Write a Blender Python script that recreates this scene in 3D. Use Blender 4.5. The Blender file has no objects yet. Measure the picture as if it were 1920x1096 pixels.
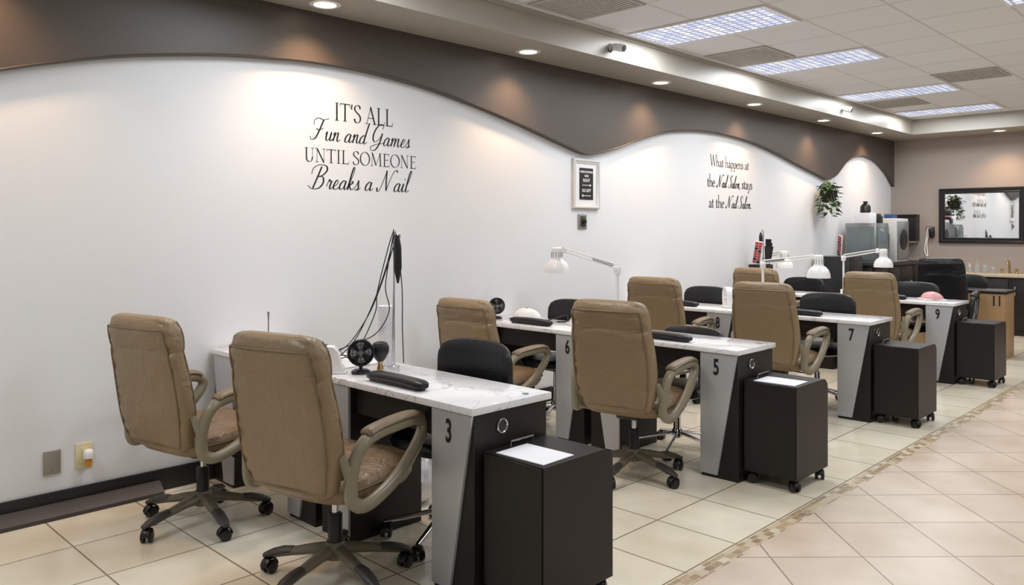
import bpy, bmesh, math, random
from mathutils import Vector, Matrix, noise
random.seed(7)
scene = bpy.context.scene
try:
    scene.view_settings.view_transform = 'Standard'
except Exception:
    pass
COL = scene.collection
D = 4.5            # camera to long wall
def Y(dy): return dy - D

# ------------------------------------------------------------------ materials
def lin(c):
    c = c/255.0
    return c/12.92 if c <= 0.04045 else ((c+0.055)/1.055)**2.4
def C(r, g, b): return (lin(r), lin(g), lin(b), 1.0)
def sc(c, k): return (min(1, c[0]*k), min(1, c[1]*k), min(1, c[2]*k), 1.0)

def mat(name, col, rough=0.5, metal=0.0, bump=0.0, bscale=60.0, var=0.06, vscale=6.0,
        emit=None, estr=0.0, coat=0.0, trans=0.0, alpha=1.0, stretch=(1, 1, 1), spec=0.5, bdist=0.01, distort=0.0):
    m = bpy.data.materials.new(name); m.use_nodes = True
    nt = m.node_tree; N = nt.nodes; L = nt.links
    b = N['Principled BSDF']
    b.inputs['Roughness'].default_value = rough
    b.inputs['Metallic'].default_value = metal
    b.inputs['Coat Weight'].default_value = coat
    b.inputs['Specular IOR Level'].default_value = spec
    b.inputs['Transmission Weight'].default_value = trans
    tc = N.new('ShaderNodeTexCoord'); mp = N.new('ShaderNodeMapping')
    mp.inputs['Scale'].default_value = stretch
    L.new(tc.outputs['Object'], mp.inputs['Vector'])
    nz = N.new('ShaderNodeTexNoise'); nz.inputs['Scale'].default_value = vscale
    nz.inputs['Detail'].default_value = 4
    L.new(mp.outputs['Vector'], nz.inputs['Vector'])
    mx = N.new('ShaderNodeMix'); mx.data_type = 'RGBA'
    mx.inputs[6].default_value = sc(col, 1-var); mx.inputs[7].default_value = sc(col, 1+var)
    L.new(nz.outputs['Fac'], mx.inputs[0])
    L.new(mx.outputs[2], b.inputs['Base Color'])
    if bump > 0:
        n2 = N.new('ShaderNodeTexNoise'); n2.inputs['Scale'].default_value = bscale
        n2.inputs['Detail'].default_value = 5; n2.inputs['Distortion'].default_value = distort
        L.new(mp.outputs['Vector'], n2.inputs['Vector'])
        bp = N.new('ShaderNodeBump'); bp.inputs['Strength'].default_value = bump
        bp.inputs['Distance'].default_value = bdist
        L.new(n2.outputs['Fac'], bp.inputs['Height']); L.new(bp.outputs['Normal'], b.inputs['Normal'])
    if emit:
        b.inputs['Emission Color'].default_value = emit
        b.inputs['Emission Strength'].default_value = estr
    return m

def tile_mat(name, c1, c2, grout, size, rotz, loc, rough=0.22, msize=0.008, var_scale=3.0, dark=(0.84, 0.81, 0.76, 1)):
    m = bpy.data.materials.new(name); m.use_nodes = True
    nt = m.node_tree; N = nt.nodes; L = nt.links
    b = N['Principled BSDF']; b.inputs['Roughness'].default_value = rough
    tc = N.new('ShaderNodeTexCoord'); mp = N.new('ShaderNodeMapping')
    mp.vector_type = 'TEXTURE'
    mp.inputs['Rotation'].default_value = (0, 0, rotz); mp.inputs['Location'].default_value = loc
    L.new(tc.outputs['Object'], mp.inputs['Vector'])
    br = N.new('ShaderNodeTexBrick'); br.offset = 0; br.squash = 1
    br.inputs['Scale'].default_value = 1.0
    br.inputs['Brick Width'].default_value = size; br.inputs['Row Height'].default_value = size
    br.inputs['Mortar Size'].default_value = msize/2; br.inputs['Mortar Smooth'].default_value = 0.1
    br.inputs['Color1'].default_value = c1; br.inputs['Color2'].default_value = c2
    br.inputs['Mortar'].default_value = grout
    L.new(mp.outputs['Vector'], br.inputs['Vector'])
    nz = N.new('ShaderNodeTexNoise'); nz.inputs['Scale'].default_value = var_scale; nz.inputs['Detail'].default_value = 6
    L.new(tc.outputs['Object'], nz.inputs['Vector'])
    cr = N.new('ShaderNodeValToRGB')
    cr.color_ramp.elements[0].position = 0.3; cr.color_ramp.elements[0].color = dark
    cr.color_ramp.elements[1].position = 0.62; cr.color_ramp.elements[1].color = (1, 1, 1, 1)
    L.new(nz.outputs['Fac'], cr.inputs['Fac'])
    mx = N.new('ShaderNodeMix'); mx.data_type = 'RGBA'; mx.blend_type = 'MULTIPLY'; mx.inputs[0].default_value = 1
    L.new(br.outputs['Color'], mx.inputs[6]); L.new(cr.outputs['Color'], mx.inputs[7])
    L.new(mx.outputs[2], b.inputs['Base Color'])
    bp = N.new('ShaderNodeBump'); bp.inputs['Strength'].default_value = 0.4; bp.inputs['Distance'].default_value = 0.003
    bp.invert = True
    L.new(br.outputs['Fac'], bp.inputs['Height']); L.new(bp.outputs['Normal'], b.inputs['Normal'])
    return m

def strip_mat():
    m = bpy.data.materials.new('mosaic_border'); m.use_nodes = True
    nt = m.node_tree; N = nt.nodes; L = nt.links
    b = N['Principled BSDF']; b.inputs['Roughness'].default_value = 0.3
    tc = N.new('ShaderNodeTexCoord')
    br = N.new('ShaderNodeTexBrick'); br.offset = 0.5
    br.inputs['Scale'].default_value = 1
    br.inputs['Brick Width'].default_value = 0.06; br.inputs['Row Height'].default_value = 0.0375
    br.inputs['Mortar Size'].default_value = 0.0022
    br.inputs['Color1'].default_value = (0, 0, 0, 1); br.inputs['Color2'].default_value = (1, 1, 1, 1)
    br.inputs['Mortar'].default_value = (0.35, 0.35, 0.35, 1)
    L.new(tc.outputs['Object'], br.inputs['Vector'])
    cr = N.new('ShaderNodeValToRGB'); cr.color_ramp.interpolation = 'CONSTANT'
    e = cr.color_ramp.elements
    e[0].position = 0; e[0].color = C(164, 142, 112)
    e[1].position = 0.25; e[1].color = C(200, 186, 160)
    x = e.new(0.5); x.color = C(182, 160, 130)
    x = e.new(0.72); x.color = C(150, 130, 104)
    x = e.new(0.86); x.color = C(212, 202, 182)
    L.new(br.outputs['Color'], cr.inputs['Fac']); L.new(cr.outputs['Color'], b.inputs['Base Color'])
    return m

def marble_mat():
    m = bpy.data.materials.new('white_marble'); m.use_nodes = True
    nt = m.node_tree; N = nt.nodes; L = nt.links
    b = N['Principled BSDF']; b.inputs['Roughness'].default_value = 0.12
    geo = N.new('ShaderNodeNewGeometry')
    nz = N.new('ShaderNodeTexNoise'); nz.inputs['Scale'].default_value = 3.6; nz.inputs['Detail'].default_value = 8
    nz.inputs['Distortion'].default_value = 1.4
    L.new(geo.outputs['Position'], nz.inputs['Vector'])
    s = N.new('ShaderNodeMath'); s.operation = 'SUBTRACT'; s.inputs[1].default_value = 0.5
    a = N.new('ShaderNodeMath'); a.operation = 'ABSOLUTE'
    L.new(nz.outputs['Fac'], s.inputs[0]); L.new(s.outputs[0], a.inputs[0])
    cr = N.new('ShaderNodeValToRGB')
    cr.color_ramp.elements[0].position = 0.0; cr.color_ramp.elements[0].color = C(190, 190, 194)
    cr.color_ramp.elements[1].position = 0.012; cr.color_ramp.elements[1].color = C(234, 234, 236)
    L.new(a.outputs[0], cr.inputs['Fac']); L.new(cr.outputs['Color'], b.inputs['Base Color'])
    return m

def louver_mat():
    m = bpy.data.materials.new('fluorescent_louver'); m.use_nodes = True
    nt = m.node_tree; N = nt.nodes; L = nt.links
    b = N['Principled BSDF']
    b.inputs['Base Color'].default_value = (0.3, 0.3, 0.32, 1)
    tc = N.new('ShaderNodeTexCoord')
    br = N.new('ShaderNodeTexBrick'); br.offset = 0
    br.inputs['Scale'].default_value = 1
    br.inputs['Brick Width'].default_value = 0.069; br.inputs['Row Height'].default_value = 0.069
    br.inputs['Mortar Size'].default_value = 0.015; br.inputs['Mortar Smooth'].default_value = 1.0
    br.inputs['Color1'].default_value = C(250, 252, 255); br.inputs['Color2'].default_value = C(184, 198, 240)
    br.inputs['Mortar'].default_value = C(84, 92, 126)
    L.new(tc.outputs['Object'], br.inputs['Vector'])
    L.new(br.outputs['Color'], b.inputs['Emission Color'])
    b.inputs['Emission Strength'].default_value = 0.92
    return m

M = {}
M['wall'] = mat('wall_paint_white', C(225, 227, 230), 0.6, bump=0.12, bscale=180, var=0.015, vscale=2)
M['taupe'] = mat('valance_paint_taupe', C(78, 70, 64), 0.42, bump=0.15, bscale=160, var=0.03)
M['soffit'] = mat('soffit_paint', C(174, 169, 160), 0.35, bump=0.08, bscale=150, var=0.02)
M['beige'] = mat('beige_wall_paint', C(162, 151, 143), 0.6, bump=0.1, bscale=180, var=0.02)
M['ceil'] = tile_mat('ceiling_tile', C(228, 230, 232), C(224, 226, 228), C(200, 200, 199), 0.61, 0, (5.3, Y(3.88), 0), 0.9, 0.018, 60, (0.93, 0.93, 0.93, 1))
M['floorA'] = tile_mat('cream_floor_tile', C(236, 229, 211), C(229, 221, 201), C(140, 126, 108), 0.43, 0, (1.20, -2.665, 0), 0.16, 0.008, dark=(0.88, 0.85, 0.79, 1))
M['floorB'] = tile_mat('beige_floor_tile', C(214, 197, 180), C(207, 190, 172), C(134, 118, 103), 0.41, math.radians(45), (0.13, -4.3, 0), 0.3, 0.007)
M['strip'] = strip_mat()
M['marble'] = marble_mat()
M['louver'] = louver_mat()
M['black_base'] = mat('black_baseboard', C(28, 25, 25), 0.45)
M['wood'] = mat('dark_espresso_laminate', C(32, 27, 26), 0.42, var=0.25, vscale=14, stretch=(6, 6, 0.6), bump=0.05, bscale=40, spec=0.35)
M['oak'] = mat('honey_wood_laminate', C(170, 138, 100), 0.4, var=0.15, vscale=8, stretch=(5, 5, 0.6))
M['silver'] = mat('brushed_silver_laminate', C(188, 190, 194), 0.38, metal=0.35, var=0.03, stretch=(8, 8, 0.4))
M['leather'] = mat('tan_leather', C(138, 118, 90), 0.38, bump=0.4, bscale=11, var=0.07, vscale=5, bdist=0.02, distort=1.5)
M['leather2'] = mat('tan_leather_dark', C(118, 100, 76), 0.45, bump=0.4, bscale=20, var=0.12, vscale=12)
M['seatl'] = mat('worn_tan_leather', C(130, 108, 83), 0.38, bump=0.6, bscale=9, var=0.12, vscale=7, bdist=0.03, distort=1.8)
M['olive'] = mat('taupe_plastic', C(134, 126, 106), 0.34, var=0.06)
M['olived'] = mat('dark_grey_plastic', C(56, 52, 48), 0.45)
M['basep'] = mat('brown_taupe_plastic', C(104, 95, 78), 0.4, var=0.06)
M['black'] = mat('black_plastic', C(20, 20, 22), 0.35)
M['blackl'] = mat('black_vinyl', C(22, 22, 25), 0.36, bump=0.2, bscale=40, spec=0.4)
M['chrome'] = mat('chrome', C(205, 205, 210), 0.12, metal=1.0, var=0.01)
M['white'] = mat('white_plastic', C(232, 232, 232), 0.3, var=0.01)
M['paper'] = mat('white_paper', C(236, 236, 240), 0.8, var=0.01)
M['vinyl'] = mat('black_decal_vinyl', C(20, 20, 20), 0.5)
M['red'] = mat('red_card', C(168, 48, 54), 0.5)
M['maroon'] = mat('maroon_card', C(110, 44, 44), 0.5)
M['pink'] = mat('pink_plastic', C(222, 162, 164), 0.35)
M['blue'] = mat('blue_box', C(50, 78, 128), 0.5)
M['gold'] = mat('brass', C(176, 150, 100), 0.25, metal=0.9)
M['amber'] = mat('amber_oil', C(200, 130, 40), 0.2)
M['leaf'] = mat('leaf_green', C(58, 86, 42), 0.4, var=0.5, vscale=18)
M['steel'] = mat('grey_steel', C(150, 155, 158), 0.3, metal=0.7)
M['glassd'] = mat('smoked_glass', C(110, 122, 124), 0.08, var=0.1, vscale=4)
M['beigep'] = mat('ivory_plate', C(216, 206, 168), 0.4)
M['greyp'] = mat('grey_plate', C(150, 146, 138), 0.4, metal=0.3)
M['vent'] = mat('vent_grey', C(178, 176, 171), 0.6, var=0.03)
M['mirror'] = mat('mirror_glass', C(235, 238, 240), 0.02, metal=1.0, var=0.0)
M['lampglow'] = mat('downlight_glow', C(255, 240, 210), 0.5, emit=(1.0, 0.86, 0.66, 1), estr=6.0)
M['frame'] = mat('distressed_white_frame', C(206, 206, 204), 0.5, var=0.12, vscale=30)
M['glass'] = mat('clear_glass', C(225, 232, 232), 0.05, trans=0.8, var=0.0)
M['bag'] = mat('thin_white_bag', C(225, 225, 228), 0.4, bump=0.5, bscale=20)
M['granite'] = mat('speckled_granite', C(190, 175, 155), 0.25, var=0.3, vscale=40)

# ------------------------------------------------------------------ mesh builder
class MB:
    def __init__(s): s.v = []; s.f = []; s.m = []; s.mi = 0
    def add(s, vs, fs):
        o = len(s.v); s.v += [Vector(v) for v in vs]
        s.f += [[i+o for i in f] for f in fs]; s.m += [s.mi]*len(fs); return s
    def box(s, x0, x1, y0, y1, z0, z1, bev=0.0, seg=2, rot=None, piv=None):
        bm = bmesh.new()
        bmesh.ops.create_cube(bm, size=1)
        for v in bm.verts:
            v.co = Vector(((x0+x1)/2+v.co.x*(x1-x0), (y0+y1)/2+v.co.y*(y1-y0), (z0+z1)/2+v.co.z*(z1-z0)))
        if bev > 0:
            bmesh.ops.bevel(bm, geom=bm.edges[:], offset=bev, segments=seg, affect='EDGES', profile=0.5)
        if rot is not None:
            p = Vector(piv) if piv else Vector(((x0+x1)/2, (y0+y1)/2, (z0+z1)/2))
            for v in bm.verts: v.co = p + rot @ (v.co-p)
        bm.verts.index_update()
        s.add([v.co.copy() for v in bm.verts], [[v.index for v in f.verts] for f in bm.faces]); bm.free(); return s
    def ring(s, c, u, w, a, b, n):
        return [c + u*(a*math.cos(2*math.pi*i/n)) + w*(b*math.sin(2*math.pi*i/n)) for i in range(n)]
    def loft(s, rings, cap=True, closed=False):
        n = len(rings[0]); vs = [p for r in rings for p in r]; fs = []
        k = len(rings)
        for j in range(k if closed else k-1):
            a = j*n; b = ((j+1) % k)*n
            for i in range(n):
                fs.append([a+i, a+(i+1) % n, b+(i+1) % n, b+i])
        if cap and not closed:
            fs.append(list(range(n))[::-1]); fs.append([(k-1)*n+i for i in range(n)])
        return s.add(vs, fs)
    def tube(s, pts, r, n=8, closed=False, up=None, cap=True):
        P = [Vector(p) for p in pts]; k = len(P)
        def rr(i):
            q = r[min(i, len(r)-1)] if isinstance(r, list) else r
            return q if isinstance(q, tuple) else (q, q)
        rings = []; prev = None
        for i in range(k):
            if closed: t = P[(i+1) % k]-P[i-1]
            else: t = P[min(i+1, k-1)]-P[max(i-1, 0)]
            if t.length < 1e-9: t = Vector((0, 0, 1))
            t.normalize()
            if up is not None:
                u = t.cross(Vector(up))
                if u.length < 1e-4: u = t.orthogonal()
            elif prev is None: u = t.orthogonal()
            else:
                u = prev - t*prev.dot(t)
                if u.length < 1e-5: u = t.orthogonal()
            u.normalize(); prev = u; w = t.cross(u)
            a, b = rr(i); rings.append(s.ring(P[i], u, w, a, b, n))
        return s.loft(rings, cap, closed)
    def cyl(s, p0, p1, r0, r1=None, n=20):
        return s.tube([p0, p1], [r0, r0 if r1 is None else r1], n)
    def lathe(s, prof, c=(0, 0, 0), n=24, rot=None, cap=True):
        c = Vector(c); rings = []
        for r, z in prof:
            R = []
            for i in range(n):
                a = 2*math.pi*i/n; p = Vector((r*math.cos(a), r*math.sin(a), z))
                if rot is not None: p = rot @ p
                R.append(c+p)
            rings.append(R)
        return s.loft(rings, cap)
    def sph(s, c, rx, ry=None, rz=None, n=16):
        ry = rx if ry is None else ry; rz = rx if rz is None else rz
        pr = []
        for j in range(n//2+1):
            a = -math.pi/2+math.pi*j/(n//2)
            pr.append((max(1e-4, math.cos(a)), math.sin(a)))
        c = Vector(c)
        rings = [[c+Vector((rx*r*math.cos(2*math.pi*i/n), ry*r*math.sin(2*math.pi*i/n), rz*z)) for i in range(n)] for r, z in pr]
        return s.loft(rings, True)
    def prism(s, pts, axis, t0, t1):
        def mk(p, t):
            return (t, p[0], p[1]) if axis == 'x' else ((p[0], t, p[1]) if axis == 'y' else (p[0], p[1], t))
        n = len(pts)
        vs = [mk(p, t0) for p in pts]+[mk(p, t1) for p in pts]
        fs = [list(range(n)), [n+i for i in range(n)][::-1]]+[[i, (i+1) % n, n+(i+1) % n, n+i] for i in range(n)]
        return s.add(vs, fs)
    def rectframe(s, W, H, prof, fn):
        rings = []
        for ins, d in prof:
            a, b = W-ins, H-ins
            rings.append([Vector(fn(x, z, d)) for x, z in ((-a, -b), (a, -b), (a, b), (-a, b))])
        return s.loft(rings, cap=False, closed=True)
    def mesh(s, name, mats, ang=40, flat=False):
        me = bpy.data.meshes.new(name); me.from_pydata([tuple(v) for v in s.v], [], s.f)
        for m in mats: me.materials.append(m)
        for p, i in zip(me.polygons, s.m): p.material_index = i
        bm = bmesh.new(); bm.from_mesh(me); bmesh.ops.recalc_face_normals(bm, faces=bm.faces[:]); bm.to_mesh(me); bm.free()
        if not flat:
            for p in me.polygons: p.use_smooth = True
            try: me.set_sharp_from_angle(angle=math.radians(ang))
            except Exception: pass
        me.update(); return me

def selli(cx, cy, z, a, b, n=28, e=4.0, tilt=0):
    R = []
    for i in range(n):
        t = 2*math.pi*i/n; c = math.cos(t); q = math.sin(t)
        R.append(Vector((cx+a*math.copysign(abs(c)**(2/e), c), cy+b*math.copysign(abs(q)**(2/e), q), z + tilt*math.copysign(abs(c)**(2/e), c))))
    return R

def smooth(pts, k=6, closed=False):
    P = [Vector(p) for p in pts]; n = len(P); out = []
    for i in range(n if closed else n-1):
        p1 = P[i]; p2 = P[(i+1) % n]
        p0 = P[i-1] if (closed or i > 0) else p1*2-p2
        p3 = P[(i+2) % n] if (closed or i+2 < n) else p2*2-p1
        for j in range(k):
            t = j/k
            out.append(0.5*((2*p1)+(p2-p0)*t+(2*p0-5*p1+4*p2-p3)*t*t+(3*p1-p0-3*p2+p3)*t**3))
    if not closed: out.append(P[-1])
    return out

# ------------------------------------------------------------------ object helpers
def empty(name, label, cat, loc, rot=0.0, group=None):
    o = bpy.data.objects.new(name, None); o.empty_display_size = 0.1
    o.location = loc; o.rotation_euler = (0, 0, rot)
    o['label'] = label; o['category'] = cat
    if group: o['group'] = group
    COL.objects.link(o); return o
def part(parent, name, mb, mats, label=None, loc=None, ang=40, data=None, rot=None):
    me = data if data is not None else mb.mesh(name, mats if isinstance(mats, list) else [mats], ang)
    o = bpy.data.objects.new(name, me); o.parent = parent
    if loc: o.location = loc
    if rot: o.rotation_euler = rot
    if label: o['label'] = label
    COL.objects.link(o); return o
def solid(name, mb, mats, label, cat, loc=(0, 0, 0), rot=0, group=None, ang=40):
    me = mb.mesh(name, mats if isinstance(mats, list) else [mats], ang)
    o = bpy.data.objects.new(name, me); o.location = loc; o.rotation_euler = (0, 0, rot)
    o['label'] = label; o['category'] = cat
    if group: o['group'] = group
    COL.objects.link(o); return o
def struct(name, mb, mats, ang=40):
    me = mb.mesh(name, mats if isinstance(mats, list) else [mats], ang)
    o = bpy.data.objects.new(name, me); o['kind'] = 'structure'; COL.objects.link(o); return o
def kids(o): return [c for c in bpy.data.objects if c.parent == o]
def dup(root, loc, rot=0.0, label=None, scale=None):
    def rec(o, par):
        c = o.copy()
        if par is not None: c.parent = par
        COL.objects.link(c)
        for k in kids(o): rec(k, c)
        return c
    n = rec(root, None); n.location = loc; n.rotation_euler = (0, 0, rot)
    if label: n['label'] = label
    if scale: n.scale = scale
    return n
def text_mesh(s, size, xs=1.0, extrude=0.0005, bold=0.0):
    cu = bpy.data.curves.new('t', 'FONT'); cu.body = s; cu.size = size
    cu.align_x = 'CENTER'; cu.align_y = 'CENTER'; cu.extrude = extrude; cu.offset = bold
    o = bpy.data.objects.new('t', cu); COL.objects.link(o)
    dg = bpy.context.evaluated_depsgraph_get()
    me = bpy.data.meshes.new_from_object(o.evaluated_get(dg))
    bpy.data.objects.remove(o); bpy.data.curves.remove(cu)
    for v in me.vertices: v.co.x *= xs
    me.materials.clear()
    return me
def place_text(parent, name, s, size, m, origin, right, up, xs=1.0, bold=0.0):
    me = text_mesh(s, size, xs, bold=bold); me.materials.append(m)
    r = Vector(right); u = Vector(up); n = r.cross(u)
    mt = Matrix(((r.x, u.x, n.x, origin[0]), (r.y, u.y, n.y, origin[1]), (r.z, u.z, n.z, origin[2]), (0, 0, 0, 1)))
    me.transform(mt)
    o = bpy.data.objects.new(name, me); o.parent = parent; COL.objects.link(o); return o

# ------------------------------------------------------------------ room shell
XW, XE, YS, YN = -3.0, 13.1, -10.0, 0.0
ZC, ZS = 3.05, 2.835
fl = MB()
S0, S1 = -2.75, -2.675
fl.add([(XW, S1, 0), (XE, S1, 0), (XE, YN, 0), (XW, YN, 0)], [[0, 1, 2, 3]])
fl.mi = 1; fl.add([(XW, S0, 0), (XE, S0, 0), (XE, S1, 0), (XW, S1, 0)], [[0, 1, 2, 3]])
fl.mi = 2; fl.add([(XW, YS, 0), (XE, YS, 0), (XE, S0, 0), (XW, S0, 0)], [[0, 1, 2, 3]])
struct('floor', fl, [M['floorA'], M['strip'], M['floorB']])
struct('ceiling', MB().box(XW, XE, YS, YN, ZC, ZC+0.08), M['ceil'])
struct('wall_north', MB().box(XW, XE, YN, YN+0.1, 0, ZC), M['wall'])
struct('wall_east', MB().box(XE, XE+0.1, YS, YN+0.1, 0, ZC), M['beige'])
struct('wall_south', MB().box(XW, XE, YS-0.1, YS, 0, ZC), M['wall'])
struct('wall_west', MB().box(XW-0.1, XW, YS, YN+0.1, 0, ZC), M['wall'])
so = MB().box(XW, XE, Y(3.96), YN, ZS, ZC-0.001)
struct('trim_1', so, M['soffit'])
struct('trim_2', MB().box(12.4, XE, YS, Y(3.96)-0.001, ZS, ZC-0.001), M['soffit'])
struct('trim_3', MB().box(XW, 12.38, Y(3.96)-0.02, Y(3.96)-0.001, ZC-0.03, ZC-0.001), M['soffit'])
arch = [(-3.0, 2.5), (-2.2, 2.52), (-1.2, 2.42), (-0.3, 2.2), (0.25, 2.06), (0.42, 2.04), (0.6, 2.07), (1.016, 2.216), (1.3, 2.30), (1.634, 2.382), (2.079, 2.457), (2.414, 2.493),
        (2.785, 2.517), (3.289, 2.504), (3.817, 2.448), (4.483, 2.330), (5.128, 2.185), (5.376, 2.130), (5.5, 2.115), (5.638, 2.129),
        (5.956, 2.205), (6.292, 2.306), (6.747, 2.417), (7.241, 2.477), (7.782, 2.496), (8.377, 2.468), (9.031, 2.386), (9.757, 2.261),
        (10.398, 2.156), (10.6, 2.12), (10.8, 2.16), (10.95, 2.22), (11.285, 2.41), (11.77, 2.52), (12.287, 2.485), (12.75, 2.33), (13.1, 2.12)]
ap = smooth([(x, 0, z) for x, z in arch], 5)
va = MB(); n = len(ap)
vs = []
for p in ap: vs += [(p.x, -0.05, p.z), (p.x, -0.05, ZS), (p.x, -0.001, p.z), (p.x, -0.001, ZS)]
fs = []
for i in range(n-1):
    a = 4*i; b = a+4
    fs += [[a, b, b+1, a+1], [a+2, a+3, b+3, b+2], [a, a+2, b+2, b]]
va.add(vs, fs); struct('trim_4', va, M['taupe'])
lip = MB(); lip.tube([(p.x, -0.052, p.z+0.004) for p in ap], 0.006, 6)
struct('trim_5', lip, M['taupe'])
struct('baseboard_north', MB().box(XW, 10.8, -0.018, -0.001, 0, 0.12, 0.004), M['black_base'])
struct('baseboard_east', MB().box(XE-0.018, XE-0.001, YS, -2.6, 0, 0.12, 0.004), M['black_base'])
rc = MB().prism([(-0.10, 0.0), (-0.02, 0.0), (-0.02, 0.065), (-0.045, 0.065), (-0.10, 0.02)], 'x', 0.2, 1.78)
solid('cable_raceway', rc, mat('dark_grey_rubber', C(66, 62, 61), 0.5), 'dark grey rubber cable cover running along the black baseboard', 'cable cover')

# ------------------------------------------------------------------ ceiling fixtures
def troffer(x0, dy0, dy1=None, energy=28):
    dy1 = dy0+1.20
    e = empty('ceiling_light', 'recessed fluorescent ceiling light with square silver louver cells', 'ceiling light', (x0+0.3, Y((dy0+dy1)/2), ZC), 0, 'fluorescent ceiling lights')
    hx, hy = 0.298, 0.60
    f = MB()
    for a in ((-hx, -hx+0.022, -hy, hy), (hx-0.022, hx, -hy, hy), (-hx+0.022, hx-0.022, -hy, -hy+0.022), (-hx+0.022, hx-0.022, hy-0.022, hy)):
        f.box(a[0], a[1], a[2], a[3], -0.014, -0.001)
    part(e, 'light_frame', f, M['white'])
    part(e, 'louver', MB().box(-hx+0.022, hx-0.022, -hy+0.022, hy-0.022, -0.008, -0.002), M['louver'])
    ld = bpy.data.lights.new('fluorescent_tube_light', 'AREA'); ld.shape = 'RECTANGLE'; ld.size = 0.5; ld.size_y = 1.1
    ld.energy = energy; ld.color = (0.94, 0.975, 1.0)
    lo = bpy.data.objects.new('fluorescent_tube_light', ld); lo.location = (x0+0.3, Y((dy0+dy1)/2), ZC-0.02)
    COL.objects.link(lo)
for x, dy in ((5.3, 2.68), (7.13, 2.68), (9.5, 2.68), (11.4, 2.68), (2.2, 2.68), (-0.6, 2.68), (5.95, 0.25), (2.9, 0.25), (9.0, 0.25), (-0.6, -2.2), (3.5, -2.6), (7.6, -2.6), (11.2, 0.0)):
    troffer(x, dy)
def vent(x0, dy0):
    e = empty('ceiling_vent', 'square grey perforated air vent in the ceiling grid', 'air vent', (x0+0.3, Y(dy0+0.3), ZC), 0, 'ceiling air vents')
    f = MB(); h = 0.298
    for a in ((-h, -h+0.03, -h, h), (h-0.03, h, -h, h), (-h+0.03, h-0.03, -h, -h+0.03), (-h+0.03, h-0.03, h-0.03, h)):
        f.box(a[0], a[1], a[2], a[3], -0.012, -0.001)
    part(e, 'vent_frame', f, M['vent'])
    g = MB()
    for i in range(18):
        yy = -h+0.045+i*0.03
        g.box(-h+0.03, h-0.03, yy, yy+0.02, -0.010, -0.004)
    part(e, 'vent_grille', g, M['vent'])
for x, dy in ((4.1, 3.27), (6.48, 3.27), (8.9, 2.07), (10.3, 3.27)): vent(x, dy)
def downlight(x, y):
    e = empty('downlight', 'round recessed downlight with white trim ring glowing warm', 'downlight', (x, y, ZS), 0, 'recessed soffit downlights')
    r = MB(); R = []
    for rad, z in ((0.095, -0.001), (0.098, -0.006), (0.085, -0.012), (0.070, -0.010), (0.066, -0.002)):
        R.append([Vector((rad*math.cos(2*math.pi*i/28), rad*math.sin(2*math.pi*i/28), z)) for i in range(28)])
    r.loft(R, cap=False); part(e, 'trim_ring', r, M['white'])
    part(e, 'lamp_face', MB().lathe([(0.066, -0.002), (0.06, -0.005), (0.01, -0.006)], n=24), M['lampglow'])
    ld = bpy.data.lights.new('downlight_spot', 'SPOT'); ld.energy = 44; ld.color = (1.0, 0.62, 0.36)
    ld.spot_size = math.radians(120); ld.spot_blend = 0.9; ld.shadow_soft_size = 0.05
    lo = bpy.data.objects.new('downlight_spot', ld); lo.location = (x, y, ZS-0.03)
    COL.objects.link(lo)
for k in range(-1, 6): downlight(2.69+1.82*k, Y(4.24))
for dy in (2.92, 1.1): downlight(12.72, Y(dy))

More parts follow.
